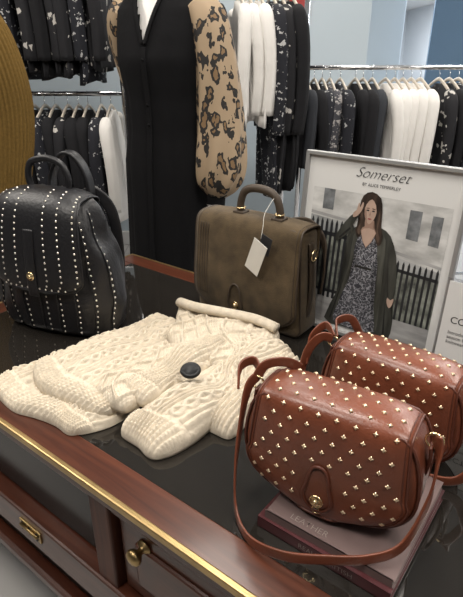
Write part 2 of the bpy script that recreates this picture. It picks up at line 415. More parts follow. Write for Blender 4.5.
sweep('keyhole_loop',[onf(x-.02,z) for x,z in kp],.006,.005,M['tauped'],R,up=(0,-1,0),closed=True,sub=4,n=8)
lathe('turn_lock',[(.012,0),(.012,.003),(.010,.005),(.009,.003),(.006,.003),(.006,.008),(.001,.009)],M['gold'],R,Matrix.Translation(onf(-.02,.056,.004))@Matrix.Rotation(pi/2,4,'X'))
sweep('top_handle',[(-.046,-.01,.290),(-.050,-.01,.315),(-.038,-.01,.350),(-.01,-.01,.364),(.035,-.01,.364),(.066,-.01,.350),(.080,-.01,.315),(.077,-.01,.290)],.021,.021,M['tauped'],R,up=(0,1,0),n=12)
for sx,xx in ((-1,-.048),(1,.078)):
    box('handle_base_%s'%('l' if sx<0 else 'r'),(xx,-.01,.298),(.036,.032,.008),M['tauped'],R,.003)
    torus('handle_ring_%s'%('l' if sx<0 else 'r'),(xx,-.01,.31),.012,.002,M['gold'],R,(0,0,1))
sweep('side_strap',[(.176,0,.05),(.182,0,.13),(.178,0,.20),(.172,0,.25)],.022,.005,M['tauped'],R,up=(1,0,0),rnd=False)
torus('side_buckle',(.184,0,.22),.014,.002,M['gold'],R,(1,0,0))
sweep('rear_strap',[(.05,.055,.27),(.12,.072,.280),(.17,.07,.24),(.185,.06,.17),(.182,.055,.10)],.005,.02,M['tauped'],R,up=(0,0,1),rnd=False)
M['tag']=mat('cream_card',(.72,.70,.65),.6)
sweep('tag_string',[(.065,-.02,.350),(.062,-.055,.32),(.068,-.072,.29),(.068,-.080,.262)],.0015,.0015,M['tag'],R,n=6)
box('cream_swing_tag',(.060,-.090,.216),(.048,.0015,.092),M['tag'],R,.0006,(.06,.42,-.1))
box('dark_swing_tag',(.084,-.083,.250),(.036,.0015,.05),M['ink'],R,.0006,(.06,.30,-.1))

# ------------------------------------------------------------------ black studded backpack
R=empty('black_studded_backpack',(-.478,1.345,TZ+.001),math.radians(-20)); R.scale=(1.06,1.0,1.12)
def lerpk(K,z):
    for a,b in zip(K,K[1:]):
        if z<=b[0]:
            f=(z-a[0])/(b[0]-a[0])
            return [a[i]+(b[i]-a[i])*f for i in range(1,len(a))]
    return list(K[-1][1:])
K=[(0,.140,.062),(.006,.158,.076),(.02,.170,.086),(.07,.180,.092),(.15,.177,.092),(.22,.163,.085),(.28,.143,.072),(.315,.125,.056),(.33,.112,.044)]
def bp(th,z,off=0):
    a,b=lerpk(K,z); c,s=math.cos(th),math.sin(th); e=2/2.8
    wob=1+.025*math.sin(7*th+z*22)*min(1,z/.1)+.07*noise.noise(Vector((c*3,s*3,z*14)))
    return Vector((math.copysign(abs(c)**e,c)*(a+off)*wob,math.copysign(abs(s)**e,s)*(b+off)*wob,z))
zs=[0,.006,.012,.02]+[.02+.31*i/30 for i in range(1,31)]
rings=[[bp(2*pi*j/96,z) for j in range(96)] for z in zs]
rings.append([Vector((p.x*.8,p.y*.6,.326)) for p in rings[-1]]); rings.append([Vector((p.x*.3,p.y*.2,.318)) for p in rings[-1]])
loft('pack_body',rings,M['blackl'],R)
def col_th(x):
    c=max(-1,min(1,x)); c=math.copysign(abs(c)**(2.8/2),c); return -math.acos(c)
L=[]
for k,xf in enumerate((-.97,-.80,-.55,-.28,0,.28,.55,.80,.97)):
    th=col_th(xf); seam=[bp(th,.01+.30*i/16,.002) for i in range(17)]
    sweep('seam_%d'%k,seam,.004,.004,M['blackl'],R,n=6,sub=2)
    for i in range(20):
        z=.02+i*.0148
        p=bp(th+.045,z,.0015); q=bp(th+.055,z); q2=bp(th+.035,z); n=(q-q2).cross(Vector((0,0,1)))
        if n.dot(Vector((p.x,p.y,0)))<0:n=-n
        L.append((p,n,(0,0,1)))
studs('body_studs',L,'dome',.0027,M['studs'],R)
path=[(.052,.28),(.056,.315),(.045,.337),(0,.347),(-.045,.340),(-.075,.315),(-.092,.27),(-.102,.21),(-.106,.165),(-.106,.125)]
def hw(t,p):
    if p.y>-.05: return .116
    k=max(0,(.16-p.z)/.035); return .120+.014*min(1,(.34-p.z)/.15)-.045*min(1,k)**2
F=Flap(path,hw,.016); F.mesh('pack_flap',M['blackl'],R,th=.004); F.border('flap_edge',M['blackl'],R,.003,1,.1,.003)
L=[]
for u in (-.92,-.62,-.32,.32,.62,.92):
    for i in range(18):
        t=.34+i*.036
        if t<.97: L.append((F.pt(u,t,.0045),F.nr(u,t),(0,0,1)))
for i in range(11): L.append((F.pt(-.8+i*.16,.975,.0045),F.nr(0,.97),(0,0,1)))
studs('flap_studs',L,'dome',.0027,M['studs'],R)
sweep('closure_strap',[F.pt(0,.62,.006),F.pt(0,.8,.007),F.pt(0,.97,.007),(0,-.112,.115)],.028,.004,M['blackl'],R,up=(0,-1,0),rnd=False)
lathe('turn_lock',[(.011,0),(.011,.003),(.009,.005),(.005,.004),(.005,.008),(.001,.009)],M['gold'],R,Matrix.Translation((0,-.114,.165))@Matrix.Rotation(pi/2,4,'X'))
sweep('grab_handle',[(-.055,.01,.343),(-.060,.01,.37),(-.048,.01,.400),(-.015,.01,.412),(.015,.01,.412),(.045,.01,.400),(.058,.01,.37),(.055,.01,.343)],.016,.018,M['blackl'],R,up=(0,1,0))
sweep('strap_loop',[(-.02,.045,.33),(-.015,.05,.37),(.015,.052,.415),(.05,.05,.42),(.075,.055,.39),(.085,.06,.34),(.07,.07,.27)],.009,.030,M['blackl'],R,up=(0,1,0),rnd=False)
sweep('shoulder_strap_l',[(-.04,.06,.31),(-.08,.082,.32),(-.12,.095,.27),(-.13,.098,.18),(-.12,.09,.06)],.007,.03,M['blackl'],R,up=(0,0,1),rnd=False)
sweep('shoulder_strap_r',[(.04,.06,.31),(.08,.082,.325),(.115,.098,.28),(.125,.10,.18),(.12,.09,.06)],.007,.03,M['blackl'],R,up=(0,0,1),rnd=False)

# ------------------------------------------------------------------ knitted sweater
SW=empty('cable_knit_sweater',(0,0,TZ+.001),0)
def strand(x,c,w):
    d=(x-c)/w; return math.sqrt(max(0,1-d*d))
def cable(x,y,per=.052):
    xx=(x/per-math.floor(x/per)-.5)*per
    h=0; k=2*pi/.042
    for ph in (0,2*pi/3,4*pi/3):
        c=.0100*math.sin(k*y/2+ph); over=.72+.28*math.cos(k*y+2*ph)
        h=max(h,strand(xx,c,.0058)*over)
    if abs(xx)>.0170: h=max(h,.6*abs(math.sin((abs(xx)-.0170)/.009*pi)))
    return h
def rib(x,y): return abs(math.sin(x/.0115*pi))**.8*(.88+.12*math.sin(y*2*pi/.008))
def moss(x,y):
    d=.5+.5*math.sin(x*2*pi/.011)*math.sin(y*2*pi/.013)
    a=abs(((x/.06+y/.085)%1)-.5); b=abs(((x/.06-y/.085)%1)-.5)
    return d*.35+(.75*math.sqrt(max(0,1-(min(a,b)/.10)**2)) if min(a,b)<.10 else 0)
def panel(name,c,nx,ny,thick,base,pat,seed,rib0=0,rib1=0,amp=.0095,wob=.013,edge=.022,lump=.5):
    C=[Vector((p[0],p[1],0)) for p in c]
    lx=((C[1]-C[0]).length+(C[2]-C[3]).length)/2; ly=((C[3]-C[0]).length+(C[2]-C[1]).length)/2
    V=[];F=[]
    exu=edge/lx; exv=edge/ly
    for i in range(ny+1):
        v=i/ny
        for j in range(nx+1):
            u=j/nx
            p=C[0]*(1-u)*(1-v)+C[1]*u*(1-v)+C[2]*u*v+C[3]*(1-u)*v
            # rounded corners
            cu,cv=abs(2*u-1),abs(2*v-1); cc=(C[0]+C[1]+C[2]+C[3])/4
            p=p.lerp(cc,.10*(cu*cv)**6)
            du=min(u,1-u)/exu; dv=min(v,1-v)/exv
            f=1
            if du<1: f*=math.sqrt(max(0,1-(1-du)**2))
            if dv<1: f*=math.sqrt(max(0,1-(1-dv)**2))
            nz=noise.noise(Vector((p.x*8,p.y*8,seed)))+.35*noise.noise(Vector((p.x*20,p.y*20,seed+3)))
            n2=Vector((noise.noise(Vector((p.x*9,p.y*9,seed+5))),noise.noise(Vector((p.x*9,p.y*9,seed+9))),0))
            X=(u-.5)*lx+n2.x*.012; Y=v*ly
            if Y<rib0 or ly-Y<rib1: h=rib(X,Y)
            else: h=pat(X,Y)
            if rib0 and abs(Y-rib0)<.006: h*=.3
            b=base(u,v) if callable(base) else base
            th=thick*(1+lump*nz)
            zz=b+th*f+amp*(h-.35)*min(1,f*1.5)
            V.append(p+n2*wob*2+Vector((0,0,max(.001,zz))))
    n=nx+1
    for i in range(ny):
        for j in range(nx): F.append((i*n+j,i*n+j+1,(i+1)*n+j+1,(i+1)*n+j))
    B=len(V)
    ring=[j for j in range(nx+1)]+[i*n+nx for i in range(1,ny+1)]+[ny*n+j for j in range(nx-1,-1,-1)]+[i*n for i in range(ny-1,0,-1)]
    for r in ring:
        q=V[r].copy(); q.z=max(.0003,q.z-.008); V.append(q)
    K2=len(ring)
    for k in range(K2): F.append((ring[k],ring[(k+1)%K2],B+(k+1)%K2,B+k))
    F.append(tuple(range(B,B+K2)))
    return obj(name,V,F,M['knit'],SW)
panel('body_lower_layer',[(-.310,.805),(-.575,1.005),(-.205,1.355),(.0,1.14)],220,300,.022,.0,cable,1,rib0=.055)
panel('body_upper_layer',[(-.28,.865),(-.50,1.035),(-.195,1.345),(-.02,1.14)],220,280,.022,.024,cable,3,rib0=.055)
panel('shoulder_fold',[(-.04,1.00),(-.165,1.15),(-.155,1.35),(.13,1.165)],180,180,.024,.042,moss,6)
panel('front_fold',[(-.215,.860),(-.32,.93),(-.16,1.14),(-.03,1.05)],120,190,.020,.040,moss,21)
panel('under_sleeve',[(-.175,.875),(-.245,.935),(-.07,1.17),(.0,1.11)],90,200,.022,.050,rib,8,rib0=.05,edge=.03)
panel('long_sleeve',[(-.135,.748),(-.245,.845),(.055,1.185),(.165,1.105)],160,340,.044,lambda u,v:.004+.024*v,cable,11,rib0=.07,edge=.05,lump=.35)
panel('rib_sleeve',[(.0,.805),(-.095,.885),(.055,1.12),(.165,1.07)],120,220,.038,lambda u,v:.0+.026*(v),rib,15,edge=.04,lump=.35)
sweep('rolled_neckband',[(-.145,1.325,.070),(-.10,1.27,.082),(-.02,1.235,.082),(.06,1.205,.078),(.115,1.165,.072)],.030,.026,M['knit'],SW,sub=10,n=16)
lathe('security_tag',[(.001,0),(.021,0),(.023,.004),(.021,.008),(.017,.010),(.015,.007),(.001,.007)],mat('dark_charcoal_plastic',(.012,.012,.013),.45,spec=.3),SW,Matrix.Translation((-.088,.950,.082))@Matrix.Rotation(.25,4,'X'))

# ------------------------------------------------------------------ framed poster
PO=empty('framed_poster',(.338,1.232,TZ+.002),math.radians(-40),math.radians(-5))
pw,ph=.425,.478
M['silver']=mat('brushed_silver_frame',(.42,.42,.42),.4,.6)
M['paper']=mat('white_poster_paper',(.66,.66,.65),.5)
box('backing_board',(0,.006,ph/2),(pw-.01,.008,ph-.01),M['greyc'],PO,0)
box('paper',(0,.001,ph/2),(pw-.01,.002,ph-.01),M['paper'],PO,0)
for nm,c,s in (('frame_top',(0,0,ph-.005),(pw,.018,.011)),('frame_bottom',(0,0,.0055),(pw,.018,.011)),('frame_left',(-pw/2+.005,0,ph/2),(.011,.018,ph)),('frame_right',(pw/2-.005,0,ph/2),(.011,.018,ph))):
    box(nm,c,s,M['silver'],PO,.002)
sweep('easel_leg',[(0,.012,.28),(0,.048,.008)],.03,.004,M['greyc'],PO,up=(0,1,0),rnd=False,sub=2)
def poly(name,pts,lay,m,smooth=2):
    P=cr([(x,-.0004-.0003*lay,z) for x,z in pts],smooth,True) if smooth else [Vector((x,-.0004-.0003*lay,z)) for x,z in pts]
    me=D.meshes.new(name); bm=bmesh.new(); vs=[bm.verts.new(p) for p in P]; bm.faces.new(vs); bmesh.ops.triangulate(bm,faces=bm.faces); bm.to_mesh(me); bm.free()
    me.materials.append(m); o=D.objects.new(name,me); S.collection.objects.link(o); o.parent=PO; return o
def ell(name,cx,cz,rx,rz,lay,m,n=20,tilt=0):
    pts=[]
    for i in range(n):
        a=2*pi*i/n; x=rx*math.cos(a); y=rz*math.sin(a)
        pts.append((cx+x*math.cos(tilt)-y*math.sin(tilt),cz+x*math.sin(tilt)+y*math.cos(tilt)))
    return poly(name,pts,lay,m,0)
def pm(n,c,var=0,vs=40,v3=(1,1,1)): return mat('print_'+n,c,.45,var=var,vscale=vs,vs3=v3)
m,t,b=nt('print_street_background'); v=coords(t,(3,1,3)); f=noi(t,v,3.5,3)
t.links.new(ramp(t,f,[(.35,(.10,.11,.11)),(.6,(.42,.43,.43))]),b.inputs['Base Color']); b.inputs['Roughness'].default_value=.45
poly('photo_area',[(-.182,.022),(.182,.022),(.182,.388),(-.182,.388)],0,m,0)
dk=pm('railing',(.018,.019,.022)); lt=pm('pale_stone',(.50,.50,.49),.35,14,(1,1,2)); gr=pm('pavement',(.33,.33,.33),.3,10,(1,1,5)); win=pm('window',(.16,.17,.18),.5,40)
poly('pavement',[(-.182,.022),(.182,.022),(.182,.10),(-.182,.12)],1,gr,0)
poly('stone_left',[(-.182,.315),(-.05,.305),(-.05,.388),(-.182,.388)],1,lt,0)
poly('stone_mid',[(-.05,.2),(.03,.2),(.03,.388),(-.05,.388)],1,lt,0)
poly('stone_right',[(.03,.255),(.182,.235),(.182,.388),(.03,.388)],1,lt,0)
poly('window_a',[(-.15,.335),(-.118,.335),(-.118,.388),(-.15,.388)],2,win,0)
poly('window_b',[(.085,.30),(.115,.298),(.115,.37),(.085,.37)],2,win,0)
poly('window_c',[(.140,.295),(.165,.293),(.165,.365),(.140,.365)],2,win,0)
poly('cornice',[(.03,.262),(.182,.243),(.182,.250),(.03,.270)],2,gr,0)
poly('cornice_l',[(-.182,.318),(-.05,.310),(-.05,.317),(-.182,.326)],2,gr,0)
hd=pm('hedge',(.15,.16,.14),.8,34)
poly('hedge_left',[(-.182,.11),(-.05,.11),(-.05,.27),(-.09,.285),(-.13,.27),(-.182,.29)],1.5,hd,0)
poly('hedge_right',[(.06,.09),(.182,.09),(.182,.215),(.06,.225)],1.5,hd,0)
for i in range(10):
    x=-.178+i*.0145; poly('railing_l_%d'%i,[(x,.095),(x+.0075,.095),(x+.0075,.30),(x+.0037,.312),(x,.30)],2,dk,0)
for i in range(8):
    x=.075+i*.014; poly('railing_r_%d'%i,[(x,.09),(x+.006,.09),(x+.006,.235),(x+.003,.244),(x,.235)],2,dk,0)
poly('rail_l',[(-.18,.268),(-.05,.264),(-.05,.274),(-.18,.278)],2,dk,0)
poly('rail_l2',[(-.18,.11),(-.05,.112),(-.05,.12),(-.18,.118)],2,dk,0)
poly('rail_r',[(.06,.215),(.18,.210),(.18,.218),(.06,.223)],2,dk,0)
st=(3,1,.5)
coat=pm('coat',(.036,.037,.032),.6,16,st); coatl=pm('coat_light',(.058,.059,.050),.5,20,st); coatd=pm('coat_dark',(.012,.012,.012)); skin=pm('skin',(.45,.32,.255),.12,30); skins=pm('skin_shadow',(.31,.20,.155)); hair=pm('hair',(.032,.020,.015),.7,50,(2.5,1,.4)); hairl=pm('hair_light',(.085,.055,.040),.7,50,(3,1,.4))
poly('coat_shape',[(-.02,.314),(-.050,.302),(-.068,.275),(-.060,.20),(-.072,.13),(-.104,.035),(-.06,.024),(-.03,.03),(.05,.024),(.084,.026),(.090,.08),(.074,.13),(.078,.19),(.070,.25),(.048,.298),(.018,.314)],4,coat)
poly('dress_shape',[(-.034,.288),(-.044,.24),(-.033,.203),(-.047,.16),(-.078,.05),(-.06,.032),(-.01,.028),(.038,.036),(.044,.055),(.024,.15),(.010,.203),(.022,.245),(.016,.290)],5,M['leopg'])
poly('belt',[(-.035,.200),(.012,.200),(.012,.206),(-.035,.206)],6,coatd,0)
for i,x in enumerate((-.05,-.03,-.008,.014)):
    poly('dress_fold_%d'%i,[(x*.5-.004,.19),(x-.001,.04),(x+.001,.04)],6,pm('dress_fold_%d'%i,(.05,.05,.06)),0)
poly('lapel_r',[(.016,.308),(.038,.285),(.044,.2),(.052,.06),(.044,.06),(.030,.2),(.020,.25)],7,coatl)
poly('lapel_l',[(-.032,.305),(-.050,.28),(-.052,.2),(-.076,.08),(-.069,.08),(-.045,.2),(-.043,.25)],7,coatl)
poly('coat_fold_a',[(.062,.13),(.075,.03),(.070,.03)],7,coatd,0); poly('coat_fold_b',[(-.062,.16),(-.088,.04),(-.084,.04)],7,coatd,0)
poly('sleeve_raised',[(-.050,.298),(-.082,.268),(-.096,.258),(-.100,.272),(-.078,.312),(-.056,.338),(-.045,.330),(-.058,.303)],8,coat)
poly('sleeve_fold',[(-.060,.296),(-.088,.266),(-.090,.270),(-.064,.300)],8.3,coatd,0)
poly('sleeve_down',[(.046,.298),(.070,.255),(.082,.19),(.083,.145),(.066,.143),(.056,.2),(.043,.25)],8,coat)
poly('sleeve_edge',[(.045,.29),(.056,.2),(.065,.145),(.068,.145),(.059,.2),(.049,.26)],8.3,coatd,0)
poly('hand_down',[(.067,.145),(.082,.147),(.082,.128),(.075,.116),(.067,.128)],7.9,skin)
poly('hair_back',[(-.016,.397),(-.038,.385),(-.044,.355),(-.041,.32),(-.047,.297),(-.040,.280),(-.032,.282),(-.027,.295),(-.024,.308),(.0,.308),(.008,.285),(.018,.268),(.027,.275),(.028,.295),(.020,.318),(.017,.355),(.009,.385)],8.6,hair)
poly('hair_wave_l',[(-.035,.37),(-.040,.345),(-.036,.318),(-.042,.297),(-.036,.286),(-.032,.292),(-.032,.315),(-.032,.345)],8.9,hairl)
poly('hair_wave_r',[(.011,.36),(.014,.33),(.012,.308),(.021,.288),(.019,.275),(.013,.285),(.009,.305),(.009,.335)],8.9,hairl)
poly('neck_chest',[(-.024,.328),(-.023,.310),(-.032,.298),(-.012,.256),(.010,.298),(.000,.310),(.000,.328)],9,skins)
poly('chest',[(-.030,.297),(-.012,.258),(.009,.298),(-.006,.307),(-.016,.306)],9.3,skin)
poly('face',[(-.013,.379),(-.027,.370),(-.0295,.350),(-.0255,.332),(-.016,.3185),(-.010,.3185),(-.001,.332),(.003,.350),(.001,.370)],10,skin)
poly('cheek_shade',[(-.0295,.352),(-.0255,.332),(-.018,.3200),(-.0215,.336),(-.025,.352)],10.5,skins)
poly('fringe',[(-.016,.391),(-.032,.380),(-.036,.352),(-.0315,.345),(-.027,.364),(-.014,.380),(-.001,.366),(.004,.345),(.009,.352),(.007,.378),(-.004,.389)],11,hair)
for s in (-1,1):
    ell('eye_%d'%(s+1),-.013+s*.0074,.351,.0040,.0018,12,dk,12); ell('brow_%d'%(s+1),-.013+s*.0076,.3565,.0050,.0009,12,hair,12,-s*.12)
poly('nose',[(-.0125,.349),(-.0155,.3395),(-.0115,.3385)],12,skins,0); ell('lips',-.0128,.3305,.0052,.0020,12,pm('lips',(.30,.09,.085)),12)
poly('hand_raised',[(-.058,.328),(-.048,.331),(-.036,.348),(-.033,.366),(-.037,.368),(-.042,.354),(-.044,.365),(-.048,.363),(-.050,.347),(-.058,.340)],13,skin)
text('poster_title','Somerset',.036,(.0,-.0012,.428),M['ink'],PO,shear=.5,off=-.0006)
text('poster_subtitle','BY ALICE TEMPERLEY',.0105,(.003,-.0012,.409),M['ink'],PO)

# ------------------------------------------------------------------ acrylic sign
SG=empty('counter_sign',(.535,.945,TZ+.001),math.radians(-37.5))
m,t,b=nt('clear_acrylic'); b.inputs['Transmission Weight'].default_value=1; b.inputs['Roughness'].default_value=.02; b.inputs['IOR'].default_value=1.3; M['acr']=m
SI=empty('sign_face',(0,0,.006),0,math.radians(-6)); SI.parent=SG
box('sign_paper',(0,0,.130),(.205,.0015,.255),M['paper'],SI,0)
box('acrylic_back',(0,.0025,.132),(.215,.002,.263),M['acr'],SI,0)
box('acrylic_foot',(0,.035,.002),(.215,.07,.004),M['acr'],SG,0)
text('sign_heading','COLLECTION',.022,(-.085,-.0012,.165),M['ink'],SI,align='LEFT')
text('sign_lines','Introducing the new\nseason bags and\nknitwear edit',.011,(-.085,-.0012,.14),M['ink'],SI,align='LEFT')

# ------------------------------------------------------------------ mannequins
def eloft(name,K,m,parent,n=64,fold=0,k=9,seed=0,steps=5,cap=True,cut=None,ribs=0,rk=90):
    R_=[]
    for a,b in zip(K,K[1:]):
        for i in range(steps):
            f=i/steps; R_.append([a[q]+(b[q]-a[q])*f for q in range(len(a))])
    R_.append(list(K[-1])); z0=K[0][0]; z1=K[-1][0]; rings=[]
    for r in R_:
        z,cx,cy,a,b=r; g=abs(z-z0)/abs(z1-z0); ring=[]
        for j in range(n):
            th=2*pi*j/n
            w=1+fold*g*(math.sin(k*th+seed)+.5*math.sin((k*2+1)*th+2*seed+z*3))
            w+=.02*noise.noise(Vector((math.cos(th)*2,math.sin(th)*2,z*5+seed)))
            if ribs: w+=ribs*abs(math.sin(rk*th/2))
            ring.append(Vector((cx+a*w*math.cos(th),cy+b*w*math.sin(th),z)))
        rings.append(ring)
    o=loft(name,rings,m,parent,cap,cap)
    if cut:
        bm=bmesh.new(); bm.from_mesh(o.data)
        dl=[f for f in bm.faces if cut(f.calc_center_median())]
        bmesh.ops.delete(bm,geom=dl,context='FACES'); bm.to_mesh(o.data); bm.free()
    return o
def limb(name,pts,rad,m,parent,n=20,fold=0,k=5,sub=8,flat=1,ribs=0,rk=40):
    P=cr(pts,sub); Rr=cr([(r,0,0) for r in rad],sub); rings=[]; N=len(P)
    for i,p in enumerate(P):
        T=(P[min(i+1,N-1)]-P[max(i-1,0)]).normalized(); s=T.cross(Vector((0,1,0.01))).normalized(); u=s.cross(T)
        rings.append([p+(s*math.cos(2*pi*j/n)+u*math.sin(2*pi*j/n)*flat)*Rr[i].x*(1+fold*(i/N)*math.sin(k*2*pi*j/n+i*.15)+ribs*abs(math.sin(rk*pi*j/n))) for j in range(n)])
    return loft(name,rings,m,parent)
def skinchain(name,chains,m,parent):
    V=[];E=[];Rd=[]
    idx={}
    for ch in chains:
        prev=None
        for p,r in ch:
            key=tuple(round(x,4) for x in p)
            if key not in idx: idx[key]=len(V); V.append(p); Rd.append(r)
            i=idx[key]
            if prev is not None: E.append((prev,i))
            prev=i
    me=D.meshes.new(name); me.from_pydata(V,list(dict.fromkeys(E)),[]); o=D.objects.new(name,me); S.collection.objects.link(o); o.parent=parent
    mo=o.modifiers.new('skin','SKIN'); sb=o.modifiers.new('sub','SUBSURF'); sb.levels=2; sb.render_levels=2
    for i,sv in enumerate(me.skin_vertices[0].data): sv.radius=(Rd[i],Rd[i]); sv.use_root=(i==0)
    me.materials.append(m); mo.use_smooth_shade=True
    return o
def hand(name,w,m,parent,side):
    w=Vector(w); ch=[]
    palm=w+Vector((0,-.005,-.05))
    base=[(w,.022),(palm,.028)]
    for i,(dy,l) in enumerate(((-.030,.07),(-.011,.08),(.009,.075),(.027,.058))):
        k=w+Vector((side*.004,dy,-.085))
        ch.append(base+[(k,.010),(k+Vector((-side*.006,0,-l*.5)),.009),(k+Vector((-side*.022,0,-l)),.0075)])
    ch.append(base[:1]+[(w+Vector((-side*.008,-.035,-.035)),.011),(w+Vector((-side*.014,-.052,-.07)),.009),(w+Vector((-side*.018,-.056,-.095)),.008)])
    skinchain(name,[[(tuple(p),r) for p,r in c] for c in ch],m,parent)
def mannequin_core(R):
    eloft('torso',[(1.56,0,0.0,.050,.052),(1.50,0,.0,.050,.050),(1.465,0,.0,.075,.058),(1.445,0,0,.14,.07),(1.41,0,0,.168,.08),(1.33,0,-.005,.165,.098),(1.25,0,-.008,.16,.11),(1.12,0,0,.13,.088),(1.03,0,0,.135,.09),(.92,0,0,.17,.11),(.84,0,0,.175,.11),(.80,0,0,.15,.09)],M['mann'],R,n=40)
    eloft('head',[(1.80,0,-.0,.008,.01),(1.795,0,-.0,.035,.04),(1.77,0,0,.062,.076),(1.73,0,0,.074,.092),(1.68,0,-.004,.074,.094),(1.64,0,-.012,.068,.086),(1.60,0,-.02,.055,.072),(1.57,0,-.03,.036,.045),(1.56,0,-.03,.02,.03)],M['mann'],R,n=32,steps=3)
    limb('nose',[(0,-.092,1.69),(0,-.108,1.665),(0,-.104,1.655)],[.006,.010,.009],M['mann'],R,n=8,sub=3)
    for s in (-1,1):
        limb('leg_%s'%('l' if s<0 else 'r'),[(s*.085,0,.86),(s*.085,-.005,.66),(s*.08,0,.48),(s*.078,.012,.34),(s*.075,.005,.1),(s*.075,-.03,.03),(s*.078,-.10,.018)],[.088,.075,.055,.056,.036,.036,.026],M['mann'],R)
PL=.16
R=empty('mannequin_in_black_dress',(-.262,2.20,PL),math.radians(-25)); R.scale=(1.03,1.03,1.03)
mannequin_core(R)
eloft('dress',[(1.50,0,0,.062,.060),(1.468,0,0,.085,.068),(1.447,0,0,.15,.082),(1.41,0,0,.180,.095),(1.33,0,-.005,.18,.112),(1.25,0,-.008,.178,.125),(1.12,0,0,.165,.11),(1.0,0,0,.165,.11),(.88,0,0,.185,.125),(.6,0,0,.19,.14),(.28,0,0,.20,.15)],M['velvet'],R,n=96,fold=.035,seed=1,cap=False,
   cut=lambda c:(c.y<0 and abs(c.x)<.062*(c.z-1.30)/.19))
sweep('placket',[(.0,-.129,1.29),(.0,-.135,1.24),(0,-.122,1.12),(0,-.122,1.0),(0,-.137,.88),(0,-.152,.6),(0,-.165,.3)],.022,.004,M['velvet'],R,up=(0,-1,0),rnd=False)
studs('placket_buttons',[((0,-.139 if z>1.18 else -.1255,z),(0,-1,0),(0,0,1)) for z in (1.25,1.10,1.03)],'dome',.006,M['velvet'],R)
for s in (-1,1):
    n='l' if s<0 else 'r'
    sweep('neck_edge_'+n,[(s*.062,-.03,1.50),(s*.055,-.072,1.455),(s*.035,-.108,1.39),(s*.005,-.130,1.30)],.014,.006,M['velvet'],R,up=(0,-1,0),rnd=False)
    if s>0:
        ap=[(.150,0,1.425),(.195,0,1.36),(.225,-.005,1.22),(.240,-.01,1.05),(.250,-.03,.90),(.248,-.05,.82),(.243,-.055,.775)]
        cf=[(.243,-.055,.785),(.243,-.058,.735)]; hp=(.243,-.06,.745)
    else:
        ap=[(-.150,0,1.425),(-.180,.03,1.36),(-.185,.09,1.22),(-.165,.15,1.08),(-.12,.18,.98),(-.06,.19,.93),(-.02,.19,.92)]
        cf=[(-.035,.19,.925),(-.0,.19,.90)]; hp=(.0,.19,.91)
    limb('sleeve_'+n,ap,[.055,.070,.076,.086,.092,.076,.034],M['leop'],R,n=60,fold=.14,k=7)
    limb('cuff_'+n,cf,[.036,.033],M['velvet'],R)
    hand('hand_'+n,hp,M['mann'],R,s)
lathe('plinth',[(.22,-PL/1.03),(.225,-.15),(.225,-.006),(.22,0)],M['white'],R,n=48)
R=empty('mannequin_in_mustard_sweater',(-1.03,1.86,.18),math.radians(-5))
mannequin_core(R)
eloft('sweater',[(1.53,0,0,.075,.075),(1.49,0,0,.08,.075),(1.465,0,0,.10,.08),(1.445,0,0,.17,.1),(1.40,0,0,.20,.115),(1.3,0,0,.205,.13),(1.1,0,0,.20,.13),(.9,0,0,.21,.14),(.78,0,0,.205,.14),(.74,0,0,.195,.13)],M['must'],R,n=360,cap=False,ribs=.025,rk=90)
for s in (-1,1):
    n='l' if s<0 else 'r'
    limb('sleeve_'+n,[(s*.15,0,1.42),(s*.225,-.0,1.36),(s*.275,-.0,1.24),(s*.285,.0,1.10),(s*.27,-.03,.92),(s*.245,-.07,.74),(s*.240,-.09,.66)],[.065,.082,.078,.076,.068,.054,.045],M['must'],R,n=216,ribs=.08,rk=36)
    hand('hand_'+n,(s*.238,-.095,.68),M['mann'],R,s)
    limb('trouser_'+n,[(s*.09,0,.88),(s*.09,0,.5),(s*.085,0,.1)],[.105,.085,.07],M['greyc'],R)
box('plinth',(0,0,-.09),(.55,.5,.18),M['white'],R,.005)

